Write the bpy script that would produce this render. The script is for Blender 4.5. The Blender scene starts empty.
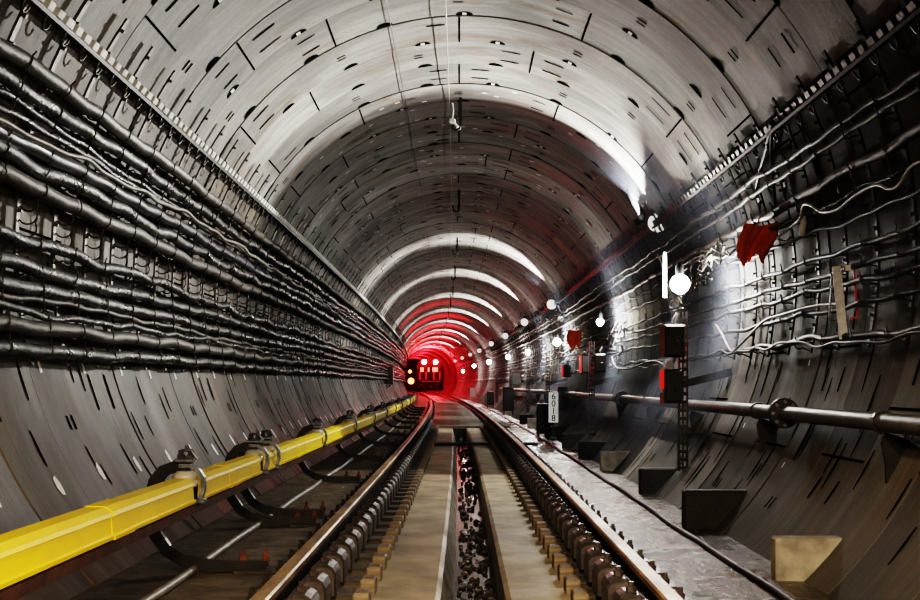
import bpy, math, random
from math import sin, cos, pi, atan2, sqrt, radians, exp
from mathutils import Vector, Matrix

R_ = random.Random(7)
COL = bpy.context.scene.collection
F = 1400.0            # focal length in pixels
VX, VY = 468.0, 384.0  # vanishing point of the track
H = 1.0               # camera height
ZC = 1.77             # tunnel axis height
RT = 2.55             # tunnel radius
KC = 0.30 / F


def cx(y):            # the tunnel bends gently to one side with distance
    return -KC * y * y if y > 0 else 0.0


# ------------------------------------------------------------------ mesh builder
class MB:
    def __init__(s):
        s.v, s.f, s.m, s.sm = [], [], [], []

    def add(s, vs, fs, mi=0, smooth=False):
        b = len(s.v)
        s.v.extend(tuple(p) for p in vs)
        for f in fs:
            s.f.append([b + i for i in f]); s.m.append(mi); s.sm.append(smooth)

    def box(s, c, d, mi=0, rot=None, bev=0.0):
        x, y, z = d[0] / 2, d[1] / 2, d[2] / 2
        if bev <= 0:
            vs = [(-x, -y, -z), (x, -y, -z), (x, y, -z), (-x, y, -z), (-x, -y, z), (x, -y, z), (x, y, z), (-x, y, z)]
            fs = [(3, 2, 1, 0), (4, 5, 6, 7), (0, 1, 5, 4), (1, 2, 6, 5), (2, 3, 7, 6), (3, 0, 4, 7)]
        else:
            b = min(bev, x * .9, y * .9, z * .9)
            vs = []
            for zz, ins in ((-z, b), (-z + b, 0), (z - b, 0), (z, b)):
                X, Y = x - ins, y - ins
                k = b * .6 if ins == 0 else b * .3
                vs += [(-X + k, -Y, zz), (X - k, -Y, zz), (X, -Y + k, zz), (X, Y - k, zz), (X - k, Y, zz), (-X + k, Y, zz), (-X, Y - k, zz), (-X, -Y + k, zz)]
            fs = [tuple(reversed(range(8))), tuple(range(24, 32))]
            for l in range(3):
                for i in range(8):
                    j = (i + 1) % 8
                    fs.append((l * 8 + i, l * 8 + j, l * 8 + 8 + j, l * 8 + 8 + i))
        c = Vector(c)
        out = []
        for p in vs:
            p = Vector(p)
            if rot is not None:
                p = rot @ p
            out.append(c + p)
        s.add(out, fs, mi)

    def tube(s, pts, r, n=8, mi=0, cap=True, smooth=True):
        pts = [Vector(p) for p in pts]
        N = len(pts)
        rs = r if isinstance(r, (list, tuple)) else [r] * N
        t = (pts[1] - pts[0]).normalized()
        u = t.cross(Vector((0, 0, 1)))
        if u.length < .1:
            u = t.cross(Vector((1, 0, 0)))
        u.normalize()
        vs = []
        for i in range(N):
            a, b = pts[max(0, i - 1)], pts[min(N - 1, i + 1)]
            t = (b - a)
            t = t.normalized() if t.length > 1e-9 else Vector((0, 1, 0))
            u = (u - t * u.dot(t))
            if u.length < 1e-6:
                u = t.orthogonal()
            u.normalize()
            w = t.cross(u)
            for k in range(n):
                a_ = 2 * pi * k / n
                vs.append(pts[i] + (u * cos(a_) + w * sin(a_)) * rs[i])
        fs = [(i * n + k, i * n + (k + 1) % n, (i + 1) * n + (k + 1) % n, (i + 1) * n + k) for i in range(N - 1) for k in range(n)]
        s.add(vs, fs, mi, smooth)
        if cap:
            s.add(vs[:n], [tuple(reversed(range(n)))], mi)
            s.add(vs[-n:], [tuple(range(n))], mi)

    def strip(s, pts, nrm, w, th, mi=0):
        """flat bar along pts; nrm(i) gives the thickness direction"""
        N = len(pts)
        vs = []
        for i in range(N):
            p = Vector(pts[i]); a = Vector(pts[max(0, i - 1)]); b = Vector(pts[min(N - 1, i + 1)])
            t = (b - a).normalized(); n = Vector(nrm(i)).normalized(); u = t.cross(n).normalized()
            for su, sn in ((-1, -1), (1, -1), (1, 1), (-1, 1)):
                vs.append(p + u * (su * w / 2) + n * (sn * th / 2))
        fs = [(i * 4 + k, i * 4 + (k + 1) % 4, (i + 1) * 4 + (k + 1) % 4, (i + 1) * 4 + k) for i in range(N - 1) for k in range(4)]
        fs += [(3, 2, 1, 0), tuple((N - 1) * 4 + k for k in range(4))]
        s.add(vs, fs, mi)

    def sweep(s, prof, ys, mats=None, closed=True, cap=True, sx=1.0):
        n = len(prof)
        vs = [(p[0] * sx + cx(y), y, p[1]) for y in ys for p in prof]
        K = n if closed else n - 1
        for k in range(K):
            fs = [(i * n + k, i * n + (k + 1) % n, (i + 1) * n + (k + 1) % n, (i + 1) * n + k) for i in range(len(ys) - 1)]
            s.add(vs, [], 0)
            b = len(s.v) - len(vs)
            # reuse vertices: drop the duplicate block for all but the first edge
            if k:
                del s.v[b:]
                b = s._b
            else:
                s._b = b
            for f in fs:
                s.f.append([b + i for i in f]); s.m.append(mats[k] if mats else 0); s.sm.append(False)
        if closed and cap:
            b = s._b
            s.f.append([b + i for i in reversed(range(n))]); s.m.append(mats[0] if mats else 0); s.sm.append(False)
            e = b + (len(ys) - 1) * n
            s.f.append([e + i for i in range(n)]); s.m.append(mats[0] if mats else 0); s.sm.append(False)

    def lathe(s, prof, c, axis=(0, 0, 1), n=20, mi=0, smooth=True):
        a = Vector(axis).normalized(); u = a.orthogonal().normalized(); w = a.cross(u); c = Vector(c)
        vs = [c + a * z + (u * cos(2 * pi * k / n) + w * sin(2 * pi * k / n)) * r for r, z in prof for k in range(n)]
        fs = [(i * n + k, i * n + (k + 1) % n, (i + 1) * n + (k + 1) % n, (i + 1) * n + k) for i in range(len(prof) - 1) for k in range(n)]
        s.add(vs, fs, mi, smooth)
        s.add(vs[:n], [tuple(reversed(range(n)))], mi)
        s.add(vs[-n:], [tuple(range(n))], mi)

    def build(s, name, mats, parent=None, uv=None, tone=None, loc=None):
        me = bpy.data.meshes.new(name)
        me.from_pydata(s.v, [], s.f)
        me.polygons.foreach_set('material_index', s.m)
        me.polygons.foreach_set('use_smooth', s.sm)
        for m in (mats if isinstance(mats, (list, tuple)) else [mats]):
            me.materials.append(m)
        if uv:
            L = me.uv_layers.new(name='UVMap')
            idx = [0] * len(me.loops); me.loops.foreach_get('vertex_index', idx)
            flat = []
            for i in idx:
                flat += uv[i]
            L.data.foreach_set('uv', flat)
        if tone:
            A = me.attributes.new('tone', 'FLOAT', 'POINT'); A.data.foreach_set('value', tone)
        me.update()
        o = bpy.data.objects.new(name, me)
        COL.objects.link(o)
        if parent is not None:
            o.parent = parent
        if loc is not None:
            o.location = loc
        return o


def tag(o, label=None, cat=None, group=None, kind=None):
    if label: o['label'] = label
    if cat: o['category'] = cat
    if group: o['group'] = group
    if kind: o['kind'] = kind
    return o


def empty(name, loc=(0, 0, 0), rz=0.0):
    o = bpy.data.objects.new(name, None); COL.objects.link(o)
    o.location = loc; o.rotation_euler = (0, 0, rz); o.empty_display_size = .1
    return o


KIDS = {}
def copy_tree(o, parent=None):
    c = o.copy(); COL.objects.link(c)
    if parent is not None:
        c.parent = parent
    for ch in list(o.children):
        copy_tree(ch, c)
    return c


# ------------------------------------------------------------------ materials
def _new(name):
    m = bpy.data.materials.new(name); m.use_nodes = True
    nt = m.node_tree; nt.nodes.clear()
    out = nt.nodes.new('ShaderNodeOutputMaterial'); b = nt.nodes.new('ShaderNodeBsdfPrincipled')
    nt.links.new(b.outputs[0], out.inputs[0])
    return m, nt, b


def mix(nt, fac, a, b, mode='MIX'):
    n = nt.nodes.new('ShaderNodeMix'); n.data_type = 'RGBA'; n.blend_type = mode
    for sock, v in ((n.inputs[0], fac), (n.inputs[6], a), (n.inputs[7], b)):
        if hasattr(v, 'links'):
            nt.links.new(v, sock)
        elif isinstance(v, (int, float)):
            sock.default_value = v
        else:
            sock.default_value = (v[0], v[1], v[2], 1)
    return n.outputs[2]


def noise(nt, vec, scale, detail=4, rough=.6):
    n = nt.nodes.new('ShaderNodeTexNoise'); n.inputs['Scale'].default_value = scale
    n.inputs['Detail'].default_value = detail; n.inputs['Roughness'].default_value = rough
    nt.links.new(vec, n.inputs['Vector'])
    return n.outputs[0]


def ramp(nt, val, lo, hi, a=0.0, b=1.0):
    n = nt.nodes.new('ShaderNodeMapRange'); n.inputs[1].default_value = lo; n.inputs[2].default_value = hi
    n.inputs[3].default_value = a; n.inputs[4].default_value = b
    nt.links.new(val, n.inputs[0])
    return n.outputs[0]


def mapping(nt, vec, sc):
    n = nt.nodes.new('ShaderNodeMapping'); n.inputs['Scale'].default_value = sc
    nt.links.new(vec, n.inputs['Vector'])
    return n.outputs[0]


def bump(nt, b, h, strength, dist=.02):
    n = nt.nodes.new('ShaderNodeBump'); n.inputs['Strength'].default_value = strength; n.inputs['Distance'].default_value = dist
    nt.links.new(h, n.inputs['Height']); nt.links.new(n.outputs[0], b.inputs['Normal'])


def mat(name, c1, c2=None, rough=.6, metal=0.0, scale=12.0, sc=(1, 1, 1), bmp=0.0, lo=.35, hi=.65, rough2=None, emit=None, spec=.5):
    m, nt, b = _new(name)
    tc = nt.nodes.new('ShaderNodeTexCoord').outputs['Object']
    v = mapping(nt, tc, sc)
    n = noise(nt, v, scale)
    f = ramp(nt, n, lo, hi)
    nt.links.new(mix(nt, f, c1, c2 if c2 else tuple(x * .7 for x in c1)), b.inputs['Base Color'])
    b.inputs['Metallic'].default_value = metal
    b.inputs['Specular IOR Level'].default_value = spec
    if rough2 is None:
        b.inputs['Roughness'].default_value = rough
    else:
        nt.links.new(ramp(nt, noise(nt, v, scale * .6), .35, .65, rough, rough2), b.inputs['Roughness'])
    if bmp:
        bump(nt, b, noise(nt, v, scale * 3), bmp)
    if emit:
        b.inputs['Emission Color'].default_value = (*emit[:3], 1); b.inputs['Emission Strength'].default_value = emit[3]
    return m


def lining_mat(name, dark, light, stain, gloss):
    m, nt, b = _new(name)
    uv = nt.nodes.new('ShaderNodeUVMap'); uv.uv_map = 'UVMap'
    uvv = uv.outputs[0]
    at = nt.nodes.new('ShaderNodeAttribute'); at.attribute_name = 'tone'
    streak = noise(nt, mapping(nt, uvv, (.55, 9, 1)), 1.0, 6, .65)
    broad = noise(nt, mapping(nt, uvv, (.5, .8, 1)), 1.0, 4, .6)
    fine = noise(nt, uvv, 26.0, 5, .7)
    f = nt.nodes.new('ShaderNodeMath'); f.operation = 'ADD'
    nt.links.new(ramp(nt, streak, .3, .7, 0, .55), f.inputs[0]); nt.links.new(ramp(nt, broad, .35, .65, 0, .45), f.inputs[1])
    c = mix(nt, f.outputs[0], dark, light)
    c = mix(nt, ramp(nt, fine, .35, .7, .25, 0), c, (.03, .03, .03))
    st = noise(nt, mapping(nt, uvv, (1.1, 2.2, 1)), 1.0, 6, .7)
    c = mix(nt, ramp(nt, st, .53, .66, 0, stain), c, (.15, .09, .035))
    lm = noise(nt, mapping(nt, uvv, (.8, 6.0, 1)), 1.7, 7, .75)
    c = mix(nt, ramp(nt, lm, .60, .74, 0, .35), c, (.5, .49, .46))
    dk = noise(nt, mapping(nt, uvv, (.9, 12.0, 1)), 1.3, 5, .7)
    c = mix(nt, ramp(nt, dk, .56, .70, 0, .6), c, (.02, .019, .018))
    pt = noise(nt, mapping(nt, uvv, (.9, 1.4, 1)), 1.0, 2, .5)
    c = mix(nt, ramp(nt, pt, .50, .56, 0, .38), c, (.06, .058, .055))
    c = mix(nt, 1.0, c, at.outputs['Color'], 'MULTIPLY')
    nt.links.new(c, b.inputs['Base Color'])
    nt.links.new(ramp(nt, broad, .3, .7, gloss, gloss + .25), b.inputs['Roughness'])
    b.inputs['Specular IOR Level'].default_value = .4
    bump(nt, b, noise(nt, mapping(nt, uvv, (3, 12, 1)), 3.0, 6, .7), .35, .015)
    return m


M = {}
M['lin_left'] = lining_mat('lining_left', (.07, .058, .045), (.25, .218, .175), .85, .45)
M['lin_right'] = lining_mat('lining_right', (.05, .047, .045), (.165, .15, .135), .35, .62)  # darker than the other wall: shade of the lamp side put into the colour
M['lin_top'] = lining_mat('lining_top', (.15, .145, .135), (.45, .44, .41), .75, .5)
M['recess'] = mat('recess', (.006, .006, .006), rough=1, spec=0)  # near-black patches: shade inside pockets and slots painted flat, plus dark joints
M['plug'] = mat('lime_plug', (.82, .82, .78), (.6, .6, .56), rough=.45, scale=30)
M['slab'] = mat('slab_concrete', (.34, .285, .19), (.17, .14, .095), rough=.55, rough2=.8, scale=3.0, sc=(1, .7, 1), bmp=.25)
M['curb'] = mat('wet_curb', (.36, .34, .30), (.12, .11, .09), rough=.2, rough2=.5, scale=5, bmp=.5)
M['side'] = mat('side_floor', (.16, .125, .085), (.06, .048, .034), rough=.4, rough2=.8, scale=5, bmp=.5)
M['bed'] = mat('bed_dark', (.022, .019, .016), (.01, .009, .008), rough=.6, scale=8, bmp=.6)
M['ballast'] = mat('ballast', (.04, .034, .03), (.012, .011, .01), rough=.45, scale=14, bmp=.9)
M['water'] = mat('water', (.012, .011, .010), rough=.06, scale=6, bmp=.05)
M['steel_top'] = mat('rail_head', (.36, .25, .13), (.13, .085, .045), rough=.38, rough2=.6, metal=.35, scale=7, sc=(1, .25, 1))
M['steel_web'] = mat('rail_web', (.035, .026, .02), (.015, .012, .010), rough=.5, scale=10)
M['wood'] = mat('sleeper_wood', (.21, .165, .115), (.085, .062, .04), rough=.7, scale=9, sc=(.4, 3, 3), bmp=.4)
M['far_sleeper'] = mat('far_sleeper', (.20, .17, .13), (.10, .085, .065), rough=.4, scale=6)
M['wood_dark'] = mat('sleeper_dark', (.05, .04, .03), (.022, .018, .014), rough=.6, scale=9, sc=(.4, 3, 3), bmp=.4)
M['iron'] = mat('cast_iron', (.050, .042, .042), (.024, .02, .02), rough=.42, scale=14, bmp=.2)
M['black'] = mat('black_paint', (.012, .012, .013), (.022, .021, .02), rough=.38, scale=10)
M['yellow'] = mat('yellow_cover', (1.0, .74, .006), (.88, .60, .008), rough=.38, scale=4, sc=(1, .5, 1), lo=.4, hi=.75)
M['rust'] = mat('contact_rail', (.13, .06, .035), (.05, .026, .018), rough=.5, metal=.3, scale=10)
M['zinc'] = mat('zinc', (.24, .26, .30), (.10, .11, .125), rough=.38, metal=.7, scale=16)
M['porcelain'] = mat('porcelain', (.62, .60, .55), (.42, .40, .36), rough=.3, scale=14)
M['cable'] = mat('cable_rubber', (.009, .0085, .0085), (.036, .033, .029), rough=.22, rough2=.5, scale=9, sc=(1, .8, 1), bmp=.55, lo=.45, hi=.75)
M['cable_side'] = mat('side_cable', (.010, .0095, .0095), (.022, .02, .019), rough=.5, spec=.25, scale=9, bmp=.3)  # near-black: shade of the lamp side put into the cable colour
M['cable_side_grey'] = mat('side_cable_grey', (.06, .055, .05), (.028, .026, .025), rough=.5, spec=.3, scale=9)
M['cable_blue'] = mat('cable_blue_black', (.016, .017, .024), (.03, .031, .04), rough=.32, rough2=.5, scale=7, bmp=.2)
M['cable_dust'] = mat('cable_dusty', (.085, .074, .06), (.022, .02, .018), rough=.5, scale=8, sc=(1, .6, 1), bmp=.35)
M['cable_grey'] = mat('cable_grey', (.26, .24, .21), (.13, .12, .11), rough=.45, scale=9)
M['hanger'] = mat('hanger_steel', (.05, .047, .045), (.13, .12, .11), rough=.45, metal=.4, scale=18)
M['hanger_shaded'] = mat('hanger_shaded', (.012, .0115, .0115), (.025, .023, .022), rough=.55, spec=.3, scale=18)  # darker copy of the hanger steel, shade put into its colour
M['tray'] = mat('tray_steel', (.02, .02, .02), (.035, .033, .03), rough=.5, metal=.2)
M['tray_block'] = mat('gap_light_blocks', (.80, .79, .76), (.50, .49, .47), rough=.5, scale=12)  # pale colour paints the light seen between the rungs
M['conc_lit'] = mat('block_concrete', (.33, .31, .27), (.17, .155, .13), rough=.75, scale=7, bmp=.4)
M['conc_shaded'] = mat('block_shaded', (.022, .021, .02), (.012, .012, .012), rough=.7, scale=7, bmp=.4)  # darker copy of the block concrete, for blocks shielded from the lamps
M['pipe'] = mat('pipe_paint', (.09, .085, .078), (.045, .041, .038), rough=.45, scale=8)
M['reflector'] = mat('red_reflector', (.75, .03, .02), (.6, .02, .015), rough=.3, emit=(1, .03, .02, .45))  # emission added in place of light thrown back by the strip
M['orange'] = mat('orange_edge', (.30, .12, .06), (.2, .08, .05), rough=.5)
M['white'] = mat('white_paint', (.78, .78, .76), (.62, .62, .6), rough=.5)
M['bulb'] = mat('bulb_glass', (1, 1, 1), (1, 1, 1), emit=(1, .97, .90, 90))
M['bulb_far'] = mat('bulb_glass_far', (1, 1, 1), (1, 1, 1), emit=(1, .96, .90, 60))
M['chrome'] = mat('reflector_bowl', (.8, .79, .76), (.5, .5, .48), rough=.3, metal=.3, emit=(1, .98, .92, .7))
M['blur_sheet'] = mat('red_blur', (1.0, .20, .09), (.8, .13, .06), rough=.9, scale=9)
M['light_trail'] = mat('trail_white', (.5, .5, .52), (.32, .32, .34), rough=.35)
M['loco'] = mat('loco_body', (.06, .012, .010), (.03, .008, .008), rough=.4, scale=4)
M['loco_red'] = mat('loco_red', (.10, .008, .007), (.03, .004, .004), rough=.4, scale=4)
M['red_streak'] = mat('streak_red', (.6, .03, .03), (.4, .02, .02), emit=(1, .04, .04, 1.2))
M['glass_dark'] = mat('dark_glass', (.01, .008, .008), rough=.08)
M['lamp_red'] = mat('red_headlamp', (1, .3, .3), (1, .3, .3), emit=(1, .16, .16, 260))
M['lamp_orange'] = mat('orange_lamp', (1, .5, .2), (1, .5, .2), emit=(1, .20, .045, 9))
M['cab_glow'] = mat('cab_glow', (.8, .2, .1), (.6, .1, .1), emit=(1, .20, .14, 2.2))
M['grey_box'] = mat('grey_cabinet', (.24, .23, .22), (.16, .155, .15), rough=.5)
M['rb'] = mat('rusty_bolt', (.16, .06, .03), (.08, .03, .02), rough=.7)
M['sign_white_glow'] = mat('sign_white_glow', (.9, .9, .88), (.8, .8, .78), rough=.4, emit=(1, 1, .97, .25))  # faint glow added to the plate in place of retroreflected light
M['plate'] = mat('pale_plate', (.58, .60, .66), (.38, .40, .45), rough=.45, scale=20)
M['digits'] = mat('black_digits', (.01, .01, .01), rough=.6)


# ------------------------------------------------------------------ placing helpers
def ang_of(t, side, off=0.0):
    """angle from the crown of the wall point whose height/sideways ratio seen from the camera is t"""
    r = RT - off; h = ZC - H
    a, b, c = 1 + t * t, -2 * h * t, h * h - r * r
    x = (-b + sqrt(b * b - 4 * a * c)) / (2 * a)
    return side * atan2(x, t * x - h)


def wp(y, ang, off=0.0):
    r = RT - off
    return Vector((r * sin(ang) + cx(y), y, ZC + r * cos(ang)))


def on_wall(px, py, off=0.0):
    """the place on the wall that stands under a spot of the photo -> (y, angle)"""
    d = 12.0
    side = 1 if px > VX - .30 * d else -1
    for _ in range(12):
        xr = px - VX + .30 * d
        t = (VY - py) / abs(xr)
        a = ang_of(t, side, off)
        s = abs(xr) / ((RT - off) * abs(sin(a)))
        d = F / s
    return d, a


def W(px, py, off=0.0):
    d, a = on_wall(px, py, off)
    return wp(d, a, off)


def at(px, py, d):
    s = F / d
    return Vector(((px - VX) / s, d, H + (VY - py) / s))


def yrange(a, b, near=.2, k=.02):
    out = [a]
    while out[-1] < b:
        out.append(min(b, out[-1] + max(near, k * max(out[-1], 0))))
    return out


# ------------------------------------------------------------------ the lining: rings of precast segments
RING = .95
Y0 = 12.62 - RING * 19
NR = 205
SPLIT = 62.0


def lining(name, a0, a1, material, tone_mul=1.0):
    mb = MB(); uv = []; tone = []
    rr = random.Random(3)
    for i in range(NR):
        y0 = Y0 + i * RING; y1 = y0 + RING
        strong = (i % 2 == 1)
        dr = rr.uniform(-.006, .006); tn = rr.uniform(.8, 1.1)
        jb = 15.5 if i % 2 == 0 else -1.0
        if rr.random() < .3:
            jb += 9
        seg = [rr.uniform(.62, 1.18) for _ in range(9)]
        step = 2.5 if y0 < 40 else 4.0
        n = max(2, int(round((a1 - a0) / step)))
        g = .012 if strong else .005
        dg = .028 if strong else .010
        rows = [(y0, dg), (y0 + g, 0), (y0 + g, 0), (y1 - g, 0), (y1 - g, 0), (y1, dg)]
        b = len(mb.v)
        for (yy, dep) in rows:
            for k in range(n + 1):
                aa = a0 + (a1 - a0) * k / n
                r = RT + dr + dep
                a = radians(aa)
                mb.v.append((r * sin(a) + cx(yy), yy, ZC + r * cos(a)))
                uv.append((a * RT + i * 7.3, yy)); 
                sg = int(((aa - jb) % 360) / 51.43)
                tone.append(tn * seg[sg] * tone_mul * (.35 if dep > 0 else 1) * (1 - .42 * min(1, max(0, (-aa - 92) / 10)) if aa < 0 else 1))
        for l in (0, 2, 4):
            for k in range(n):
                p = b + l * (n + 1) + k
                mb.f.append([p, p + 1, p + n + 2, p + n + 1]); mb.m.append(0); mb.sm.append(True)
        # joints, pockets, slots and lime plugs of this ring
        if y0 > 60 or y0 < 2:
            continue

        def patch(pts, mi, off=.004, tnv=1.0):
            vs = []
            for (ad, yy) in pts:
                r = RT + dr - off; a = radians(ad)
                vs.append((r * sin(a) + cx(yy), yy, ZC + r * cos(a)))
                uv.append((a * RT, yy)); tone.append(tnv)
            mb.add(vs, [tuple(range(len(pts)))], mi)

        def inside(ad, m=2.0):
            return a0 + m < ad < a1 - m
        deg = 180 / pi / RT     # degrees per metre of arc
        for k in range(7):
            j = jb + 51.43 * k
            j = (j + 180) % 360 - 180
            if inside(j):
                w = .016 * deg / 2
                patch([(j - w, y0 + .01), (j + w, y0 + .01), (j + w, y1 - .01), (j - w, y1 - .01)], 1)
            for sd in (-1, 1):
                c = j + sd * 5.0
                if rr.random() < .62 and inside(c, 5):
                    L = rr.uniform(.15, .26) * deg / 2
                    for yy in (y0 + .26, y0 + .66):
                        if rr.random() < .85:
                            w = rr.uniform(.016, .026)
                            patch([(c - L, yy - w), (c + L, yy - w * .7), (c + L * .95, yy + w), (c - L * .9, yy + w * .8)], 1)
            c = (j + 25.7 + 180) % 360 - 180
            if inside(c, 5):
                L = .045 * deg
                for yy in (y0 + .40, y0 + .5):
                    patch([(c - L, yy - .017), (c + L, yy - .015), (c + L, yy + .017), (c - L, yy + .014)], 1)
        for k in range(22):
            c = (jb - 8 + 16.36 * k + 180) % 360 - 180
            if inside(c, 4) and rr.random() < .9 and abs(c) < 80:
                wd = .078 * deg; dp = .11
                pts = [(c - wd * cos(t), y1 - .016 - dp * sin(t)) for t in [pi * q / 7 for q in range(8)]]
                patch(pts, 1)
                if rr.random() < .3:      # a lime streak round a pocket
                    patch([(c - .02 * deg, y1 - .11), (c + .02 * deg, y1 - .1), (c + .015 * deg, y1 - .02), (c - .02 * deg, y1 - .03)], 2, .006)
        if y0 > 15.3 and a0 < 0 < a1:
            for _ in range(9 if y0 < 27 else 4):
                c = rr.uniform(a0 + 4, a1 - 4); yy = rr.uniform(y0 + .1, y1 - .1)
                patch([(c - .03 * deg, yy - .022), (c + .026 * deg, yy - .03), (c + .03 * deg, yy + .025), (c - .024 * deg, yy + .03)], 2)
        if a1 < 0:      # lower wall: long dark slots, one lime plug per ring
            for _ in range(3):
                c = rr.uniform(-128, -103); yy = rr.uniform(y0 + .05, y1 - .05); L = rr.uniform(.06, .16) * deg
                patch([(c - L, yy - .012), (c, yy - .016), (c + L, yy - .009), (c + L, yy + .008), (c, yy + .013), (c - L, yy + .01)], 1)
            c = math.degrees(ang_of(-.25, -1)) + rr.uniform(-.6, .6); yy = y0 + .55 + rr.uniform(-.05, .05)
            patch([(c - .055 * deg, yy - .03), (c - .01 * deg, yy - .05), (c + .045 * deg, yy - .035), (c + .06 * deg, yy + .02), (c, yy + .045), (c - .06 * deg, yy + .02)], 2)
            c = math.degrees(ang_of(.035, -1)) + rr.uniform(-.4, .4); yy = y0 + .2
            patch([(c - .035 * deg, yy - .02), (c + .035 * deg, yy - .025), (c + .04 * deg, yy + .02), (c - .03 * deg, yy + .03)], 2)
        if a0 > 0:
            for _ in range(5):
                c = rr.uniform(103, 131); yy = rr.uniform(y0 + .05, y1 - .05); L = rr.uniform(.08, .2) * deg
                patch([(c - L, yy - .012), (c, yy - .018), (c + L, yy - .009), (c + L, yy + .008), (c, yy + .014), (c - L, yy + .01)], 1)
            if rr.random() < .6:
                c = rr.uniform(104, 122); yy = rr.uniform(y0 + .1, y1 - .1)
                patch([(c - .022 * deg, yy - .012), (c + .02 * deg, yy - .016), (c + .022 * deg, yy + .014), (c - .02 * deg, yy + .012)], 2)
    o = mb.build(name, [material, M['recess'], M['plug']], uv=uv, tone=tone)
    return tag(o, kind='structure')


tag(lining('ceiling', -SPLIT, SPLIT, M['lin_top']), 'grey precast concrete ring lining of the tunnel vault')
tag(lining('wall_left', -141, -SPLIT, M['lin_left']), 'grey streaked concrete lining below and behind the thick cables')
tag(lining('wall_right', SPLIT, 141, M['lin_right']), 'concrete lining darkened for shade on the side of the lamps and pipe')
YEND = Y0 + NR * RING

# ------------------------------------------------------------------ floor
SLAB_END = 33.0
ysn = yrange(-4, SLAB_END, .5, .02); ysa = yrange(-4, YEND, .5, .03); ysf = yrange(SLAB_END, YEND, .5, .03)
mb = MB(); mb.sweep([(-2.0, .0), (-.98, .015), (-.96, -.16), (-.47, -.16), (-.47, -.34), (.55, -.34), (.55, -.16), (1.0, -.16), (1.0, -.35), (-2.0, -.35)], ysa, [0] * 10)
tag(mb.build('floor', [M['side']]), 'muddy concrete invert between the rails and cable wall', kind='structure')
mb = MB(); mb.sweep([(-.49, -.04), (-.15, -.04), (-.125, -.06), (-.055, -.339), (-.49, -.339)], ysn, [0, 0, 1, 0, 0])
tag(mb.build('floor_slab', [M['slab'], M['curb']]), 'concrete slab beside the drain on the yellow rail side', kind='structure')
mb = MB(); mb.sweep([(.195, -.055), (.22, -.04), (.535, -.04), (.535, -.339), (.195, -.339)], ysn)
tag(mb.build('floor_slab', [M['slab']]), 'concrete slab beside the drain on the lamp side', kind='structure')


def wet_mat():
    m, nt, b = _new('wet_walkway')
    tc = nt.nodes.new('ShaderNodeTexCoord').outputs['Object']
    n1 = noise(nt, mapping(nt, tc, (1, .7, 1)), 2.2, 5, .6)
    n2 = noise(nt, mapping(nt, tc, (1, .5, 1)), 34, 4, .75)
    n3 = noise(nt, mapping(nt, tc, (1, .30, 1)), 15, 5, .8)
    c = mix(nt, ramp(nt, n1, .25, .75), (.036, .03, .021), (.10, .08, .052))
    c = mix(nt, ramp(nt, n2, .38, .62, .0, .7), c, (.025, .021, .016))
    c = mix(nt, ramp(nt, n3, .36, .48, .8, 0), c, (.014, .012, .009))
    nt.links.new(mix(nt, ramp(nt, n3, .55, .64, 0, .75), c, (.46, .42, .34)), b.inputs['Base Color'])  # pale spots put the lamp glints on wet concrete into the colour
    nt.links.new(ramp(nt, n1, .25, .75, .16, .42), b.inputs['Roughness'])
    bump(nt, b, n3, 1.0, .05)
    return m


M['wet'] = wet_mat()
mb = MB(); mb.sweep([(1.0, -.06), (1.02, -.04), (1.5, -.04), (1.51, -.055), (1.54, -.055), (1.55, -.04), (2.0, -.045), (2.0, -.35), (1.0, -.35)], ysa)
tag(mb.build('floor_walkway', [M['wet']]), 'wet concrete walkway with glints in its colour along the lamp side wall', kind='structure')
# far track bed between the rails
mb = MB(); mb.sweep([(-.47, -.06), (.55, -.06), (.55, -.33), (-.47, -.33)], ysf)
tag(mb.build('floor_far_bed', [M['ballast']]), 'dark track bed beyond the slabs', kind='structure')
# water at the bottom of the drain
mb = MB(); mb.sweep([(-.073, -.27), (.195, -.27), (.195, -.335), (-.056, -.335)], ysn)
tag(mb.build('drain_water', [M['water']]), 'shallow dark water in the drain', 'water', kind='stuff')
# rubble in the drain
mb = MB(); rr = random.Random(11)
for _ in range(420):
    y = rr.uniform(4.6, SLAB_END - .3) if rr.random() < .6 else rr.uniform(4.6, 12)
    x = rr.uniform(-.04, .17); r = rr.uniform(.010, .032)
    c = Vector((x + cx(y), y, -.265 + r * .3))
    vs = []
    for la in (-.9, -.2, .5, 1.2):
        for k in range(6):
            q = rr.uniform(.75, 1.2) * r
            vs.append(c + Vector((cos(la) * cos(k * pi / 3 + la) * q, cos(la) * sin(k * pi / 3 + la) * q * 1.2, sin(la) * q * .7)))
    fs = [(l * 6 + k, l * 6 + (k + 1) % 6, l * 6 + 6 + (k + 1) % 6, l * 6 + 6 + k) for l in range(3) for k in range(6)] + [tuple(range(18, 24))]
    mb.add(vs, fs)
M['rubble'] = mat('wet_rubble', (.09, .07, .06), (.03, .025, .022), rough=.2, rough2=.5, scale=20)
tag(mb.build('rubble', [M['rubble']]), 'wet rubble lying along the drain bottom', 'rubble', kind='stuff')

# board standing in the drain
mb = MB()
mb.add([(-.045, 6.72, -.26), (.075, 6.66, -.26), (.08, 6.7, -.14), (.02, 6.72, -.095), (-.045, 6.78, -.05),
        (-.045, 6.76, -.26), (.075, 6.70, -.26), (.08, 6.74, -.14), (.02, 6.76, -.095), (-.045, 6.82, -.05)],
       [(0, 1, 2, 3, 4), (9, 8, 7, 6, 5), (0, 5, 6, 1), (1, 6, 7, 2), (2, 7, 8, 3), (3, 8, 9, 4), (4, 9, 5, 0)])
tag(mb.build('scrap_board', [mat('scrap_wood', (.13, .095, .05), (.05, .035, .02), rough=.6, scale=9)]), 'broken brown board standing upright in the drain', 'board')

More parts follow.
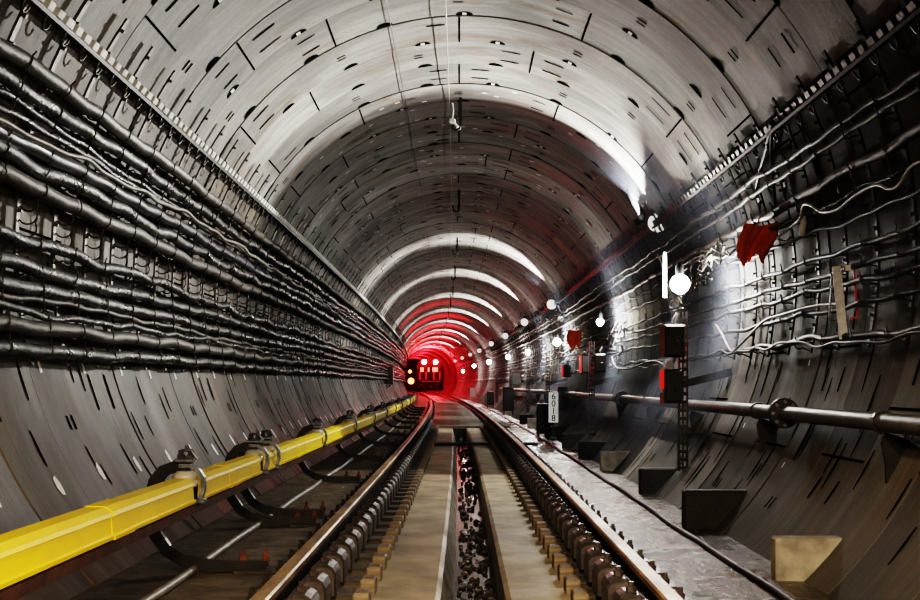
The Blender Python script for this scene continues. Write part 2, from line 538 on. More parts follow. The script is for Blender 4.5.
# dark pipe lying across the slabs
mb = MB(); yy = 23.6
mb.tube([(-.45 + cx(yy), yy, -.015), (.2 + cx(yy), yy + .02, -.012), (1.3 + cx(yy), yy + .1, -.012)], .026, 8)
tag(mb.build('cross_pipe', [M['black']]), 'thin black pipe lying across the slabs and drain', 'pipe')


# ------------------------------------------------------------------ running rails
RC = .797
def rail(side, label):
    hw = .037
    p = [(-.066, .03), (.066, .03), (.066, .042), (.012, .062), (.009, .135), (hw, .148), (hw, .172), (hw - .008, .18), (-hw + .008, .18), (-hw, .172), (-hw, .148), (-.009, .135), (-.012, .062), (-.066, .042)]
    prof = [(side * RC + a, z) for a, z in p]
    mats = [1, 1, 1, 1, 1, 0, 0, 0, 0, 0, 1, 1, 1, 1]
    mb = MB(); mb.sweep(prof, yrange(1.5, YEND, .5, .02), mats)
    return tag(mb.build('running_rail', [M['steel_top'], M['steel_web']]), label, 'rail', 'running rails')


rail(-1, 'worn running rail between the yellow power rail and the slab')
rail(1, 'worn running rail beside the wet walkway')

# ------------------------------------------------------------------ half sleepers with chairs
PIT = .46
def half_sleeper(side):
    root = MB()
    x0, x1 = (.50, 1.0) if side > 0 else (.455, .975)
    root.box((side * (x0 + x1) / 2, 0, -.055), (x1 - x0, .2, .17), bev=.012)
    o = root.build('half_sleeper', [M['wood_dark']])
    eb = MB(); eb.box((side * (x0 + .03), -.02, -.005), (.075, .17, .085), bev=.008); eb.build('end_block', [M['wood']], o)
    c = MB()       # arched cast chair holding the inside of the rail
    prof = [(-.058, 0), (-.058, .10), (-.046, .126), (-.022, .14), (.022, .14), (.046, .126), (.058, .10), (.058, 0)]
    xc = side * .655
    vs = []
    for yy, s_ in ((-.155, .93), (-.14, 1.03), (-.06, 1.06), (.10, 1.0), (.15, .9)):
        vs += [(xc + a * s_, yy, .03 + z * s_) for a, z in prof]
    n = len(prof)
    fs = [tuple(range(n))[::-1], tuple(range(4 * n, 5 * n))] + [(l * n + k, l * n + (k + 1) % n, (l + 1) * n + (k + 1) % n, (l + 1) * n + k) for l in range(4) for k in range(n)]
    c.add(vs, [tuple(reversed(f)) for f in fs])
    c.box((side * .66, .0, .042), (.12, .2, .024), bev=.006)
    ch = c.build('rail_chair', [M['iron']], o)
    b = MB(); b.lathe([(.022, 0), (.022, .02), (.012, .024), (.012, .04)], (xc, -.06, .176), n=6, smooth=False); b.build('bolt', [M['iron']], ch)
    k = MB()       # clip on the outside of the rail
    k.box((side * .925, 0, .048), (.11, .17, .035), bev=.01)
    k.box((side * .893, -.0, .085), (.05, .07, .04), bev=.008)
    kc = k.build('rail_clip', [M['iron']], o)
    k = MB(); k.lathe([(.02, 0), (.02, .025), (.012, .03), (.012, .055)], (side * .93, 0, .065), n=6, smooth=False); k.build('bolt', [M['iron']], kc)
    return o


for side, lab, grp in ((1, 'wooden half sleeper with arched iron chair under the walkway side rail', 'half sleepers under the walkway side rail'),
                       (-1, 'wooden half sleeper with arched iron chair under the rail near the yellow cover', 'half sleepers under the rail by the yellow power rail')):
    proto = half_sleeper(side); y = 4.7; first = True
    while y < SLAB_END:
        o = proto if first else copy_tree(proto)
        first = False
        o.location = (cx(y), y, 0); tag(o, lab, 'sleeper', grp)
        y += PIT
mb = MB(); mb.box((0, 0, -.065), (2.5, .25, .15), bev=.012)
proto = mb.build('track_sleeper', [M['far_sleeper']])
for s_ in (-1, 1):
    k = MB(); k.box((s_ * RC, 0, .018), (.32, .18, .018), bev=.005)
    k.lathe([(.02, 0), (.02, .02), (.011, .024), (.011, .045)], (s_ * (RC - .11), 0, .026), n=6, smooth=False)
    k.lathe([(.02, 0), (.02, .02), (.011, .024), (.011, .045)], (s_ * (RC + .11), 0, .026), n=6, smooth=False)
    k.build('rail_plate', [M['iron']], proto)
y = SLAB_END + .35; first = True
while y < 75:
    o = proto if first else copy_tree(proto)
    first = False
    o.location = (cx(y), y, 0); tag(o, 'wet full width sleeper beyond the end of the slabs', 'sleeper', 'full sleepers beyond the slabs')
    y += .62

# pale conduit on the floor under the yellow rail, cable on the walkway
mb = MB(); mb.tube([(-1.43 + cx(y) + .006 * sin(y * 2), y, .03) for y in yrange(4, 45, .3, .02)], .022, 8)
tag(mb.build('floor_conduit', [M['cable_grey']]), 'thin pale conduit on the floor below the yellow power rail', 'conduit')
mb = MB(); mb.tube([(1.525 + cx(y) + .012 * sin(y * 1.1) + .008 * sin(y * 2.9), y, -.03) for y in yrange(5.5, 60, .15, .02)], .02, 8)
tag(mb.build('walkway_cable', [M['cable_side']]), 'dark cable lying along the wet walkway', 'cable')

# ------------------------------------------------------------------ third rail
mb = MB(); mb.sweep([(-1.51, .33), (-1.40, .33), (-1.395, .375), (-1.435, .38), (-1.44, .46), (-1.47, .46), (-1.475, .38), (-1.515, .375)], yrange(2.5, 85, .5, .02))
tag(mb.build('contact_rail', [M['rust']]), 'brown steel power rail under the yellow cover', 'rail')
BR = [3.2, 7.35, 9.75, 14.0, 18.2, 22.4, 26.6, 30.8, 35, 39.2, 43.4, 47.6, 51.8, 56]
COVER = [(-1.395, .385), (-1.392, .40), (-1.404, .405), (-1.408, .47), (-1.398, .476), (-1.402, .492), (-1.432, .512), (-1.505, .514), (-1.53, .495), (-1.538, .385), (-1.526, .385), (-1.52, .485), (-1.50, .50), (-1.435, .50), (-1.415, .48), (-1.415, .385)]
def num_label(i, n):
    o = ['nearest', 'second', 'third', 'fourth', 'fifth', 'sixth', 'seventh', 'eighth', 'ninth', 'tenth', 'eleventh', 'twelfth', 'thirteenth', 'fourteenth', 'fifteenth', 'sixteenth']
    return o[i]
for i in range(len(BR) - 1):
    a, b = BR[i] + .035, BR[i + 1] - .115
    if i == 2 - 1:
        pass
    mb = MB(); mb.sweep(COVER, yrange(a, b, .4, .02))
    o = mb.build('rail_cover', [M['yellow']])
    tag(o, 'yellow power rail cover length, %s one from the camera%s' % (num_label(i, 0), ', running out of the frame' if i == 0 else ''), 'rail cover', 'yellow power rail covers')
    if i < 6:
        m_ = a + (b - a) * (.62 if i == 0 else .5)
        k = MB(); k.sweep([((x + 1.465) * 1.05 - 1.465, (z - .45) * 1.05 + .45) for x, z in COVER], [m_ - .17, m_ + .17])
        k.build('joint_sleeve', [M['yellow']], o)


def rail_bracket():
    o = empty('rail_bracket')
    pts = [(-1.04, .045), (-1.2, .045), (-1.36, .05), (-1.48, .075), (-1.57, .13), (-1.625, .21), (-1.65, .31), (-1.65, .41), (-1.63, .49), (-1.585, .545), (-1.52, .568), (-1.44, .568)]
    mb = MB(); P = [Vector((x, 0, z)) for x, z in pts]
    mb.strip(P, lambda i: (0, 1, 0), .062, .055); mb.build('arm', [M['black']], o)
    mb = MB(); mb.box((-1.1, 0, .02), (.22, .16, .022), bev=.005)
    fp = mb.build('foot_plate', [M['iron']], o)
    for xx in (-1.05, -1.17):
        mb = MB(); mb.lathe([(.022, 0), (.022, .025), (.012, .03), (.012, .06)], (xx, 0, .07), n=6, smooth=False); mb.build('foot_bolt', [M['rb']], fp)
    mb = MB()     # clamp loop round the rail
    cl = [(-1.39, .40), (-1.372, .45), (-1.375, .51), (-1.40, .55), (-1.445, .572), (-1.50, .572)]
    mb.strip([Vector((x, -.02, z)) for x, z in cl], lambda i: (0, 1, 0), .022, .05)
    mb.box((-1.385, -.02, .388), (.05, .07, .03), bev=.006)
    mb.build('clamp', [M['zinc']], o)
    mb = MB()
    mb.box((-1.465, -.02, .602), (.10, .11, .022), bev=.006)
    mb.tube([(-1.50, -.05, .62), (-1.47, -.055, .655), (-1.43, -.055, .655), (-1.40, -.05, .61)], .010, 6)
    tp_ = mb.build('top_plate', [M['zinc']], o)
    for xx, yy in ((-1.49, -.05), (-1.44, -.05), (-1.49, .01), (-1.44, .01)):
        mb = MB(); mb.lathe([(.016, 0), (.016, .018), (.009, .02), (.009, .045)], (xx, yy, .612), n=6, smooth=False); mb.build('bolt', [M['zinc']], tp_)
    mb = MB(); mb.lathe([(.05, 0), (.068, .01), (.068, .03), (.05, .038), (.062, .048), (.062, .066), (.04, .085)], (-1.462, -.065, .462), n=18)
    mb.build('insulator', [M['porcelain']], o)
    return o


proto = rail_bracket(); first = True
for i, y in enumerate(BR[1:] + [10.35]):
    o = proto if first else copy_tree(proto); first = False
    o.location = (cx(y), y, 0)
    if i == len(BR) - 1:
        lab = 'black curved bracket and clamp close behind the second one on the yellow power rail'
    else:
        lab = 'black curved bracket with grey clamp holding the yellow power rail, %s support from the camera' % num_label(i if i < 2 else i + 1, 0)
    tag(o, lab, 'bracket', 'power rail brackets')

# ------------------------------------------------------------------ cables on the two walls
def cable_path(ratio, side, off, seed, y0, y1, amp=.018, drift=.0, sag=.012):
    rr = random.Random(seed); ph = [rr.uniform(0, 6.28) for _ in range(6)]
    a0 = ang_of(ratio, side, off)
    out = []
    for y in yrange(y0, y1, .12, .011):
        w = amp * (sin(y * 2.1 + ph[0]) * .5 + sin(y * 4.4 + ph[1]) * .35 + sin(y * .55 + ph[2]) * .8)
        w += amp * .3 * sin(y * 8.3 + ph[5]) + sag * abs(sin(pi * (y - 7.08) / 1.4)) + drift * sin(y * .21 + ph[3])
        o2 = off + .4 * amp * sin(y * 3.1 + ph[4])
        out.append(wp(y, a0 + side * w / RT, o2))
    return out


LEFT = [  # ratio, radius, offset, material, label, amp, drift
    (.735, .044, .14, 'cable_dust', 'thick dusty brown cable, topmost of the bank below the ladder rail', .012, 0),
    (.665, .040, .14, 'cable', 'black cable next below the dusty topmost cable', .016, 0),
    (.622, .018, .13, 'cable', 'thin shiny black cable above its thin twin, below the second cable', .014, .02),
    (.604, .018, .15, 'cable', 'thin shiny black cable, lower of the twin pair', .016, .02),
    (.585, .014, .21, 'cable_grey', 'thin pale grey cable weaving across the black ones', .02, .07),
    (.557, .044, .15, 'cable_blue', 'thick smooth blue-black cable in the upper bank', .016, .015),
    (.508, .042, .15, 'cable', 'black cable under the smooth blue-black one', .018, .01),
    (.452, .048, .15, 'cable_dust', 'thick dusty cable along the top of the open gap', .014, 0),
    (.322, .036, .15, 'cable', 'wavy black cable along the bottom of the open gap', .022, .01),
    (.272, .040, .15, 'cable', 'black cable under the wavy one below the gap', .016, 0),
    (.222, .040, .15, 'cable', 'black cable, third below the open gap', .014, 0),
    (.190, .018, .15, 'cable_dust', 'thin dusty cable above its thin companion in the lower bank', .016, .015),
    (.172, .020, .17, 'cable', 'thin black cable below the thin dusty one', .018, .015),
    (.135, .044, .15, 'cable_dust', 'thick dusty cable, second from the bottom of the bank', .012, 0),
    (.082, .038, .14, 'cable', 'black cable at the bottom of the bank above bare wall', .012, 0),
]
for i, (t, r, off, mm, lab, amp, dr) in enumerate(LEFT):
    mb = MB(); mb.tube(cable_path(t, -1, off, 100 + i, 4.5, 110, amp, dr), r * 1.04, 9)
    tag(mb.build('wall_cable', [M[mm]]), lab, 'cable', 'thick cables on the wall over the yellow rail')

RIGHT = [
    (.700, .020, .12, 'cable_side_grey', 'pale thin cable, topmost under the high ladder rail on the lamp side', .018, .01),
    (.652, .018, .12, 'cable_side_grey', 'pale thin cable, second under the high ladder rail on the lamp side', .014, .01),
    (.566, .032, .13, 'cable_dust', 'thicker dusty cable on the dark lamp side wall', .014, .0),
    (.500, .013, .13, 'cable_side', 'thin black cable level with the red blur', .02, .03),
    (.440, .014, .13, 'cable_side', 'thin black cable just under the red blur', .02, .02),
    (.357, .018, .13, 'cable_side', 'black cable passing behind the top of the red-edged plate', .014, .01),
    (.306, .018, .13, 'cable_side', 'black cable passing the upper half of the red-edged plate', .014, .01),
    (.262, .018, .13, 'cable_side', 'black cable passing the middle of the red-edged plate', .014, .01),
    (.205, .016, .13, 'cable_side', 'black cable passing the lower half of the red-edged plate', .014, .01),
    (.118, .022, .14, 'cable_side', 'lowest wavy cable on the lamp side above the pipe', .022, .02),
    (.108, .010, .17, 'cable_side_grey', 'thin pale cable twisted around the lowest cable on the lamp side', .03, .02),
]
for i, (t, r, off, mm, lab, amp, dr) in enumerate(RIGHT):
    mb = MB(); mb.tube(cable_path(t, 1, off, 200 + i, 4.5, 125, amp, dr), r, 8)
    tag(mb.build('wall_cable', [M[mm]]), lab, 'cable', 'cables on the lamp side wall')


def hanger(side, cables, t0, t1, name, hooks=True, gap=None):
    a0, a1 = ang_of(t0, side, .05), ang_of(t1, side, .05)
    n = 18
    A = [a0 + (a1 - a0) * k / n for k in range(n + 1)]
    r = RT - .05
    mb = MB(); mb.strip([(r * sin(a), 0, ZC + r * cos(a)) for a in A], lambda i: (sin(A[i]), 0, cos(A[i])), .05, .014)
    for q in range(14):      # punched lugs on the bar
        a = a0 + (a1 - a0) * (q + .5) / 14
        mb.box((( RT - .062) * sin(a), .0, ZC + (RT - .062) * cos(a)), (.02, .026, .03), rot=Matrix.Rotation(a, 3, 'Y'))
    o = mb.build(name, [M['hanger'] if side < 0 else M['hanger_shaded']])

    def hook(t, rc, off, parent):
        a = ang_of(t, side, off)
        n_ = Vector((-sin(a), 0, -cos(a)))             # inward
        d_ = Vector((cos(a), 0, -sin(a))) * side        # downward along the wall
        c = Vector(((RT - off) * sin(a), 0, ZC + (RT - off) * cos(a)))
        rr_ = rc * (1.04 if side < 0 else 1) + .008
        pts = [c - n_ * (off - .05) + d_ * rr_]
        for q in range(8):
            ph = -pi / 2 * .6 + q * (pi * .98) / 7
            pts.append(c + n_ * (rr_ * sin(ph)) + d_ * (rr_ * cos(ph)))
        pts.append(pts[-1] - d_ * .03 + n_ * .012)
        mb = MB(); mb.tube(pts, .005, 5); return mb.build('hook', [M['tray']], parent)
    if hooks:
        for (t, rc, off) in cables:
            hook(t, rc, off, o)
        for t in (gap or []):
            hook(t, .045, .11, o)
    return o


LC = [(c[0], c[1], c[2]) for c in LEFT if c[1] > .03] + [(.613, .03, .14), (.181, .03, .15)]
RCB = [(c[0], c[1], c[2]) for c in RIGHT if c[0] != .108]
for side, cab, t0, t1, gap, lab, grp in (
        (-1, LC, 1.08, .045, [.418, .387, .356], 'steel strap hanger with cable hooks on the wall over the yellow rail', 'cable hangers over the yellow rail'),
        (1, RCB, .93, .09, [.53, .47], 'steel strap hanger with cable hooks on the lamp side wall', 'cable hangers on the lamp side wall')):
    p1 = hanger(side, cab, t0, t1, 'cable_hanger', True, gap)
    p2 = hanger(side, cab, t0, t1, 'cable_hanger', False)
    y = 5.68; f1 = f2 = True
    while y < 72:
        if y < 24:
            o = p1 if f1 else copy_tree(p1); f1 = False
        else:
            o = p2 if f2 else copy_tree(p2); f2 = False
        o.location = (cx(y), y, 0); tag(o, lab, 'cable hanger', grp)
        y += .70 if y < 30 else .95

# ladder-like rails at the springing, both sides
def ladder(side, t, label, bright):
    a = ang_of(t, side, .08)
    ys = yrange(4.5, 120, .5, .02)
    mb = MB(); mb.strip([wp(y, a, .08) for y in ys], lambda i: (sin(a), 0, cos(a)), .022, .07)
    o = mb.build('ladder_rail', [M['tray']])
    tag(o, label, 'cable rail')
    p0 = wp(0, a - radians(1.0) * side, .065)
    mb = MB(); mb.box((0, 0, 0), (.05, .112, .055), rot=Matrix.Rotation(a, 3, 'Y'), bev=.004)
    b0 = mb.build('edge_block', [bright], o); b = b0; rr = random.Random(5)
    for k in range(96):
        if k:
            b = b0.copy(); COL.objects.link(b); b.parent = o
        y = 5.0 + .175 * k
        b.location = (p0.x + cx(y), y, p0.z); b.scale = (1, rr.uniform(.8, 1.12), rr.uniform(.85, 1.05))
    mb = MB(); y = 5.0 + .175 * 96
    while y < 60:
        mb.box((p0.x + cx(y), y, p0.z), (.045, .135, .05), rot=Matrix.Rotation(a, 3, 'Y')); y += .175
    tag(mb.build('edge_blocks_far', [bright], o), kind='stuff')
    for k in range(60):
        y = 5.2 + .345 * k
        n_ = Vector((-sin(a), 0, -cos(a))); d_ = Vector((cos(a), 0, -sin(a))) * side
        c = wp(y, a, .11)
        pts = [c - n_ * .05 + d_ * .01]
        for q in range(8):
            ph = -pi * .1 + q * pi * 1.05 / 7
            pts.append(c + d_ * (.03 + .055 * sin(ph)) + Vector((0, 1, 0)) * (.05 * (-cos(ph))) * 1.0)
        if k == 0:
            mb = MB(); mb.tube([p - Vector((cx(y), y, 0)) for p in pts], .007, 5)
            h0 = mb.build('hook', [M['tray']], o); h = h0
        else:
            h = h0.copy(); COL.objects.link(h); h.parent = o
        h.location = (cx(y), y, 0)
    return o


ladder(-1, .885, 'ladder-like cable rail with pale blocks for light between rungs, above the thick cables', M['tray_block'])
ladder(1, .82, 'dark ladder-like cable rail high on the lamp side wall', M['iron'])

# ------------------------------------------------------------------ crown: J-shaped hooks and wires
def crown_hook():
    mb = MB()
    mb.strip([Vector((0, 0, .03)), Vector((0, 0, -.16)), Vector((0, 0, -.33))], lambda i: (0, 1, 0), .034, .03)
    mb.tube([(0, 0, -.31), (-.01, 0, -.36), (-.05, 0, -.375), (-.085, 0, -.36), (-.095, 0, -.32)], .014, 6)
    o = mb.build('crown_hook', [M['black']])
    k = MB(); k.box((-.1, 0, -.29), (.035, .05, .05), bev=.008); k.build('insulator', [M['black']], o)
    return o


proto = crown_hook(); first = True
for i, y in enumerate([16.2, 23.9, 31.7, 39.5, 47.3, 55.1, 62.9, 70.7, 78.5, 86, 94]):
    o = proto if first else copy_tree(proto); first = False
    o.location = (cx(y) - .03, y, ZC + RT - .01)
    tag(o, 'black J-shaped hook hanging from the vault crown, %s from the camera' % num_label(i, 0), 'hook', 'crown hooks')
mb = MB(); mb.tube([(-.655 + cx(y), y, ZC + sqrt((RT - .03) ** 2 - .655 ** 2)) for y in yrange(5, 90, .5, .02)], .004, 6)
tag(mb.build('vault_wire', [M['black']]), 'thin black wire running along the vault off the crown', 'wire')
mb = MB(); mb.tube([(-.16 + cx(y), y, ZC + RT - .05 - .05 * abs(sin(pi * (y - 16.2) / 7.8))) for y in yrange(5, 70, .3, .02)], .005, 5)
tag(mb.build('vault_wire', [M['cable_grey']]), 'very thin pale wire hanging just off the vault crown', 'wire')
mb = MB(); p = at(452.5, 121.5, 16.0)
mb.box(p, (.07, .06, .06), bev=.012); mb.tube([p + Vector((0, 0, .03)), p + Vector((.01, 0, .12)), p + Vector((.0, 0, .21))], .008, 6)
mb.tube([p + Vector((.03, 0, -.03)), p + Vector((.06, 0, -.07))], .018, 8)
tag(mb.build('pull_block', [M['white']]), 'small white fitting hanging beside the nearest crown hook', 'fitting')

# ------------------------------------------------------------------ pipe along the lamp side wall
tp = -.092; ap = ang_of(tp, 1, .17)
mb = MB(); mb.tube([wp(y, ap, .17) for y in yrange(4.5, 60, .5, .02)], .05, 16)
pipe = tag(mb.build('wall_pipe', [M['pipe']]), 'long dull steel pipe along the foot of the lamp side wall', 'pipe')
for y in (9.55, 19, 29):
    mb = MB(); c = wp(y, ap, .17)
    mb.lathe([(.098, -.03), (.105, -.02), (.105, -.004), (.098, 0), (.098, .004), (.105, .008), (.105, .024), (.098, .032)], c, (0, 1, 0), 20)
    fl = mb.build('flange', [M['black']], pipe)
    for k in range(8):
        q = c + Vector((cos(k * pi / 4) * .08, -.05, sin(k * pi / 4) * .08))
        mb = MB(); mb.lathe([(.012, 0), (.012, .02)], q, (0, 1, 0), 6); mb.build('bolt', [M['zinc']], fl)
y = 7.3
while y < 40:      # brackets that carry the pipe
    mb = MB(); b1 = wp(y, ap, .17)
    pl = [wp(y, ap + radians(.6), -.01), wp(y, ap + radians(.9), .125), wp(y, ap + radians(2.2), .13), wp(y, ap + radians(4.4), .055), wp(y, ap + radians(6.8), -.01)]
    n_ = len(pl); q_ = pl + [v + Vector((0, .035, 0)) for v in pl]
    mb.add(q_, [tuple(range(n_)), tuple(reversed(range(n_, 2 * n_)))] + [(k, n_ + k, n_ + (k + 1) % n_, (k + 1) % n_) for k in range(n_)])
    pts = [b1 + Vector((cos(q) * .058, 0, sin(q) * .058)) for q in [pi * 2 * k / 14 for k in range(15)]]
    mb.strip(pts, lambda i: (0, 1, 0), .008, .04)
    mb.build('pipe_bracket', [M['black']], pipe)
    y += 3.1

# ------------------------------------------------------------------ concrete blocks at the foot of the lamp side wall
def foot_block(y, x0, ztop, light, label, th=.14):
    z0 = -.05
    zt = ztop
    def xw(z):
        return sqrt(RT ** 2 - (ZC - z) ** 2) + .006
    mb = MB(); P = []
    b = .012
    for yy, ins in ((y, b), (y + b, 0), (y + th - b, 0), (y + th, b)):
        P += [(x0 + ins + cx(y), yy, z0), (xw(z0) + cx(y), yy, z0), (xw(zt) + cx(y), yy, zt - ins), (x0 + b + ins + cx(y), yy, zt - ins), (x0 + ins + cx(y), yy, zt - b - ins)]
    fs = [(0, 1, 2, 3, 4), tuple(15 + k for k in (4, 3, 2, 1, 0))]
    for l in range(3):
        fs += [(l * 5 + k, l * 5 + 5 + k, l * 5 + 5 + (k + 1) % 5, l * 5 + (k + 1) % 5) for k in range(5)]
    mb.add(P, fs)
    return tag(mb.build('footing_block', [M['conc_lit'] if light else M['conc_shaded']]), label, 'block', 'concrete blocks at the foot of the lamp side wall')


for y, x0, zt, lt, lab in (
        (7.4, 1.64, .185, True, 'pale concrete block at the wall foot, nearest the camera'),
        (10.05, 1.575, .235, False, 'large shaded block at the wall foot, just behind the nearest pale one'),
        (13.2, 1.66, .205, False, 'shaded block at the wall foot beside the near lamp pole'),
        (16.8, 1.65, .19, True, 'pale block at the wall foot between the two shaded blocks behind the near pole'),
        (19.4, 1.62, .20, False, 'shaded block at the wall foot next beyond the second pale block'),
        (22.6, 1.63, .20, False, 'smaller shaded block at the wall foot near the number plate'),
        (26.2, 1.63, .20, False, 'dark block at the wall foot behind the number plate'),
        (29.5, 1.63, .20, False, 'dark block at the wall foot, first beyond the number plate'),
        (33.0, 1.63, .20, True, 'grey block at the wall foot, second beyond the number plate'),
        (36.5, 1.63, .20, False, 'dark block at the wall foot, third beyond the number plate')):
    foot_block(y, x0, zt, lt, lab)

# ------------------------------------------------------------------ lamp poles on the lamp side
def bulb_lamp(p, near, label, rad=.085):
    o = empty('work_lamp', p)
    mb = MB(); mb.lathe([(.001, -rad)] + [(rad * sin(pi * k / 12), -rad * cos(pi * k / 12)) for k in range(1, 12)] + [(.03, rad)], (0, 0, 0), (0, -.25, -1), 20)
    mb.build('bulb', [M['bulb'] if near else M['bulb_far']], o)
    mb = MB(); mb.lathe([(.034, 0), (.038, .02), (.038, .09), (.025, .11), (.012, .13)], (0, .02, rad - .01), (0, .1, 1), 14)
    mb.build('socket', [M['black']], o)
    tag(o, label, 'lamp', 'lit bulbs on the lamp side')
    return o


def pole(y, zb, zt, x, label):
    o = empty('lamp_pole', (x + cx(y), y, zb))
    h = zt - zb
    mb = MB()
    for dx in (-.038, .038):
        mb.box((dx, 0, h / 2), (.016, .05, h))
    mb.box((0, .012, h / 2), (.014, .02, h))
    k = 0
    while k * .075 < h - .05:
        mb.box((0, 0, .03 + k * .075), (.07, .03, .03))
        k += 1
    mb.build('post', [M['black']], o)
    mb = MB()
    xw = sqrt(max(.01, RT ** 2 - (H + .12 - ZC) ** 2))
    mb.strip([Vector((.0, .03, H - .0 - zb)), Vector((.25, .03, H + .06 - zb)), Vector((xw - x - .012, .03, H + .11 - zb))], lambda i: (0, 1, 0), .07, .04)
    mb.build('brace', [M['black']], o)
    return tag(o, label, 'pole', 'lamp poles')


def stripe_box(p, w, h, label, strip, mmat, split=False):
    o = empty('junction_box', p)
    mb = MB(); mb.box((0, 0, 0), (w, .14, h), bev=.012)
    mb.box((0, -.075, 0), (w * .86, .016, h * .9), bev=.006)
    for sx in (-1, 1):
        mb.lathe([(.011, 0), (.011, .012)], (sx * w * .33, -.09, h * .36), (0, 1, 0), 8)
    mb.box((w * .1, -.088, -.02), (.03, .016, .05), bev=.004)
    mb.build('case', [M['black']], o)
    if strip:
        mb = MB(); mb.box((-w / 2 - .02, -.05, .06 if split else 0), (.036, .012, h * (.55 if split else .95)))
        mb.build('edge_strip', [mmat], o)
        if split:
            mb = MB(); mb.box((-w / 2 - .02, -.05, -.11), (.036, .012, h * .32)); mb.build('lower_strip', [M['orange']], o)
    mb = MB(); mb.tube([(0, 0, h / 2), (.0, -.01, h / 2 + .05), (.03, 0, h / 2 + .1)], .014, 8)
    mb.build('cable_gland', [M['cable_grey']], o)
    return tag(o, label, 'box', 'boxes on the lamp poles')


POLES = [(12.8, 2.0, 'perforated black pole with two boxes and the brightest bulb'),
         (21.5, 2.0, 'thin black pole, second from the camera, by the second bulb'),
         (31.4, 2.0, 'thin black pole beyond the number plate, below the third bulb'),
         (39.0, 2.0, 'thin black pole, fourth from the camera'),
         (49.0, 2.0, 'thin black pole, fifth from the camera'),
         (60.0, 2.0, 'thin black pole, farthest from the camera')]
for y, x, lab in POLES:
    pole(y, .205, 1.66, x, lab)
stripe_box(at(674, 341, 12.72), .19, .30, 'black box with an orange edge on the near pole, upper of two', True, M['orange'])
stripe_box(at(672.5, 386, 12.72), .165, .31, 'black box with a red reflector strip on the near pole, lower of two', True, M['reflector'], True)
stripe_box(at(600, 363, 21.4), .17, .28, 'dark box on the second pole', False, M['reflector'])
stripe_box(at(586, 364, 23.4), .16, .30, 'dark box with a red strip between the second and third poles', True, M['reflector'])
stripe_box(at(567, 371, 29.5), .16, .26, 'small dark box with a red strip beside the third pole', True, M['reflector'])
BULBS = [(680, 284, 12.75, .088, 'brightest bulb, on top of the near perforated pole'),
         (600, 322, 21.4, .055, 'lit bulb on the second pole'),
         (557, 342, 31.3, .085, 'lit bulb on the third pole'),
         (528, 352, 39, .07, 'lit bulb on the fourth pole'),
         (508, 357, 49, .08, 'lit bulb on the fifth pole'),
         (489, 362, 60, .09, 'lit bulb on the farthest pole'),
         (474, 366, 78, .10, 'far lit bulb beyond the poles, close to the train'),
         (463, 371, 92, .10, 'farthest lit bulb, beside the train')]
LAMPS = []
for i, (px, py, d, r, lab) in enumerate(BULBS):
    p = at(px, py, d); bulb_lamp(p, i == 0, lab, r); LAMPS.append((p, i, d))

# work bowls high on the wall which throw the bright bands across the vault
def bowl_lamp(p, label, shade=False):
    o = empty('bowl_lamp', p)
    ax = Vector((-.2, -.95, -.15)).normalized()
    mb = MB(); mb.lathe([(.11, .055), (.105, .02), (.085, -.02), (.05, -.05), (.03, -.055), (.028, -.052), (.045, -.045), (.078, -.015), (.097, .02), (.104, .053)], (.02, 0, -.03), ax, 22)
    mb.build('bowl', [M['chrome']], o)
    mb = MB(); mb.box((.05, .10, .10), (.13, .14, .13), bev=.025); mb.box((.0, -.03, .11), (.12, .08, .06), bev=.02); mb.tube([(.0, .03, .03), (.04, .06, .08)], .04, 10)
    mb.box((.1, .06, .155), (.1, .05, .03), bev=.006)
    mb.build('housing', [M['black']], o)
    mb = MB(); mb.tube([(.07, .06, .16), (.02, .02, .26), (-.06, 0, .27), (-.12, .0, .2), (-.10, 0, .10)], .008, 6)
    mb.tube([(.08, .05, .14), (.12, .02, .17), (.15, .02, .175)], .014, 8)
    mb.build('lead', [M['black']], o)
    if shade:      # curved sheet added to keep the glare off the wall beside the lamp
        ax = Vector((-.24, -.97, 0)); c0 = Vector((-.25, .0, .05)); vs = []
        for r_ in (.115, .121):
            for L in (0, .46):
                for k in range(13):
                    q = radians(-70 + 136 * k / 12)
                    vs.append(c0 + ax * L + Vector((.97 * cos(q), -.24 * cos(q), sin(q))) * r_)
        fs = []
        for k in range(12):
            fs += [(k, k + 1, 14 + k, 13 + k), (26 + k, 39 + k, 40 + k, 27 + k), (k, 26 + k, 27 + k, k + 1), (13 + k, 14 + k, 40 + k, 39 + k)]
        mb = MB(); mb.add(vs, fs); mb.build('added_shade', [M['black']], o)
    return tag(o, label, 'lamp', 'bowl lamps high on the lamp side')


BOWLS = [(656, 220, 16.35), (551, 303, 32.3), (524, 321, 42.0), (505, 335, 52.5), (491, 343, 63), (479, 350, 74), (470, 354, 86), (462, 357.5, 98), (455, 360.5, 110)]
for i, (px, py, d) in enumerate(BOWLS):
    bowl_lamp(at(px, py, d), 'bowl-shaped lamp with black housing under the high ladder rail, %s from the camera' % num_label(i, 0), i == 0)

# ------------------------------------------------------------------ loose things on the lamp side
mb = MB(); p = at(664.8, 276, 12.9)
mb.box(p, (.035, .01, .40), bev=.004); mb.box(p + Vector((.0, .0, .19)), (.028, .012, .06))
tag(mb.build('hanging_strip', [M['white']]), 'narrow white strip hanging beside the brightest bulb', 'strip')

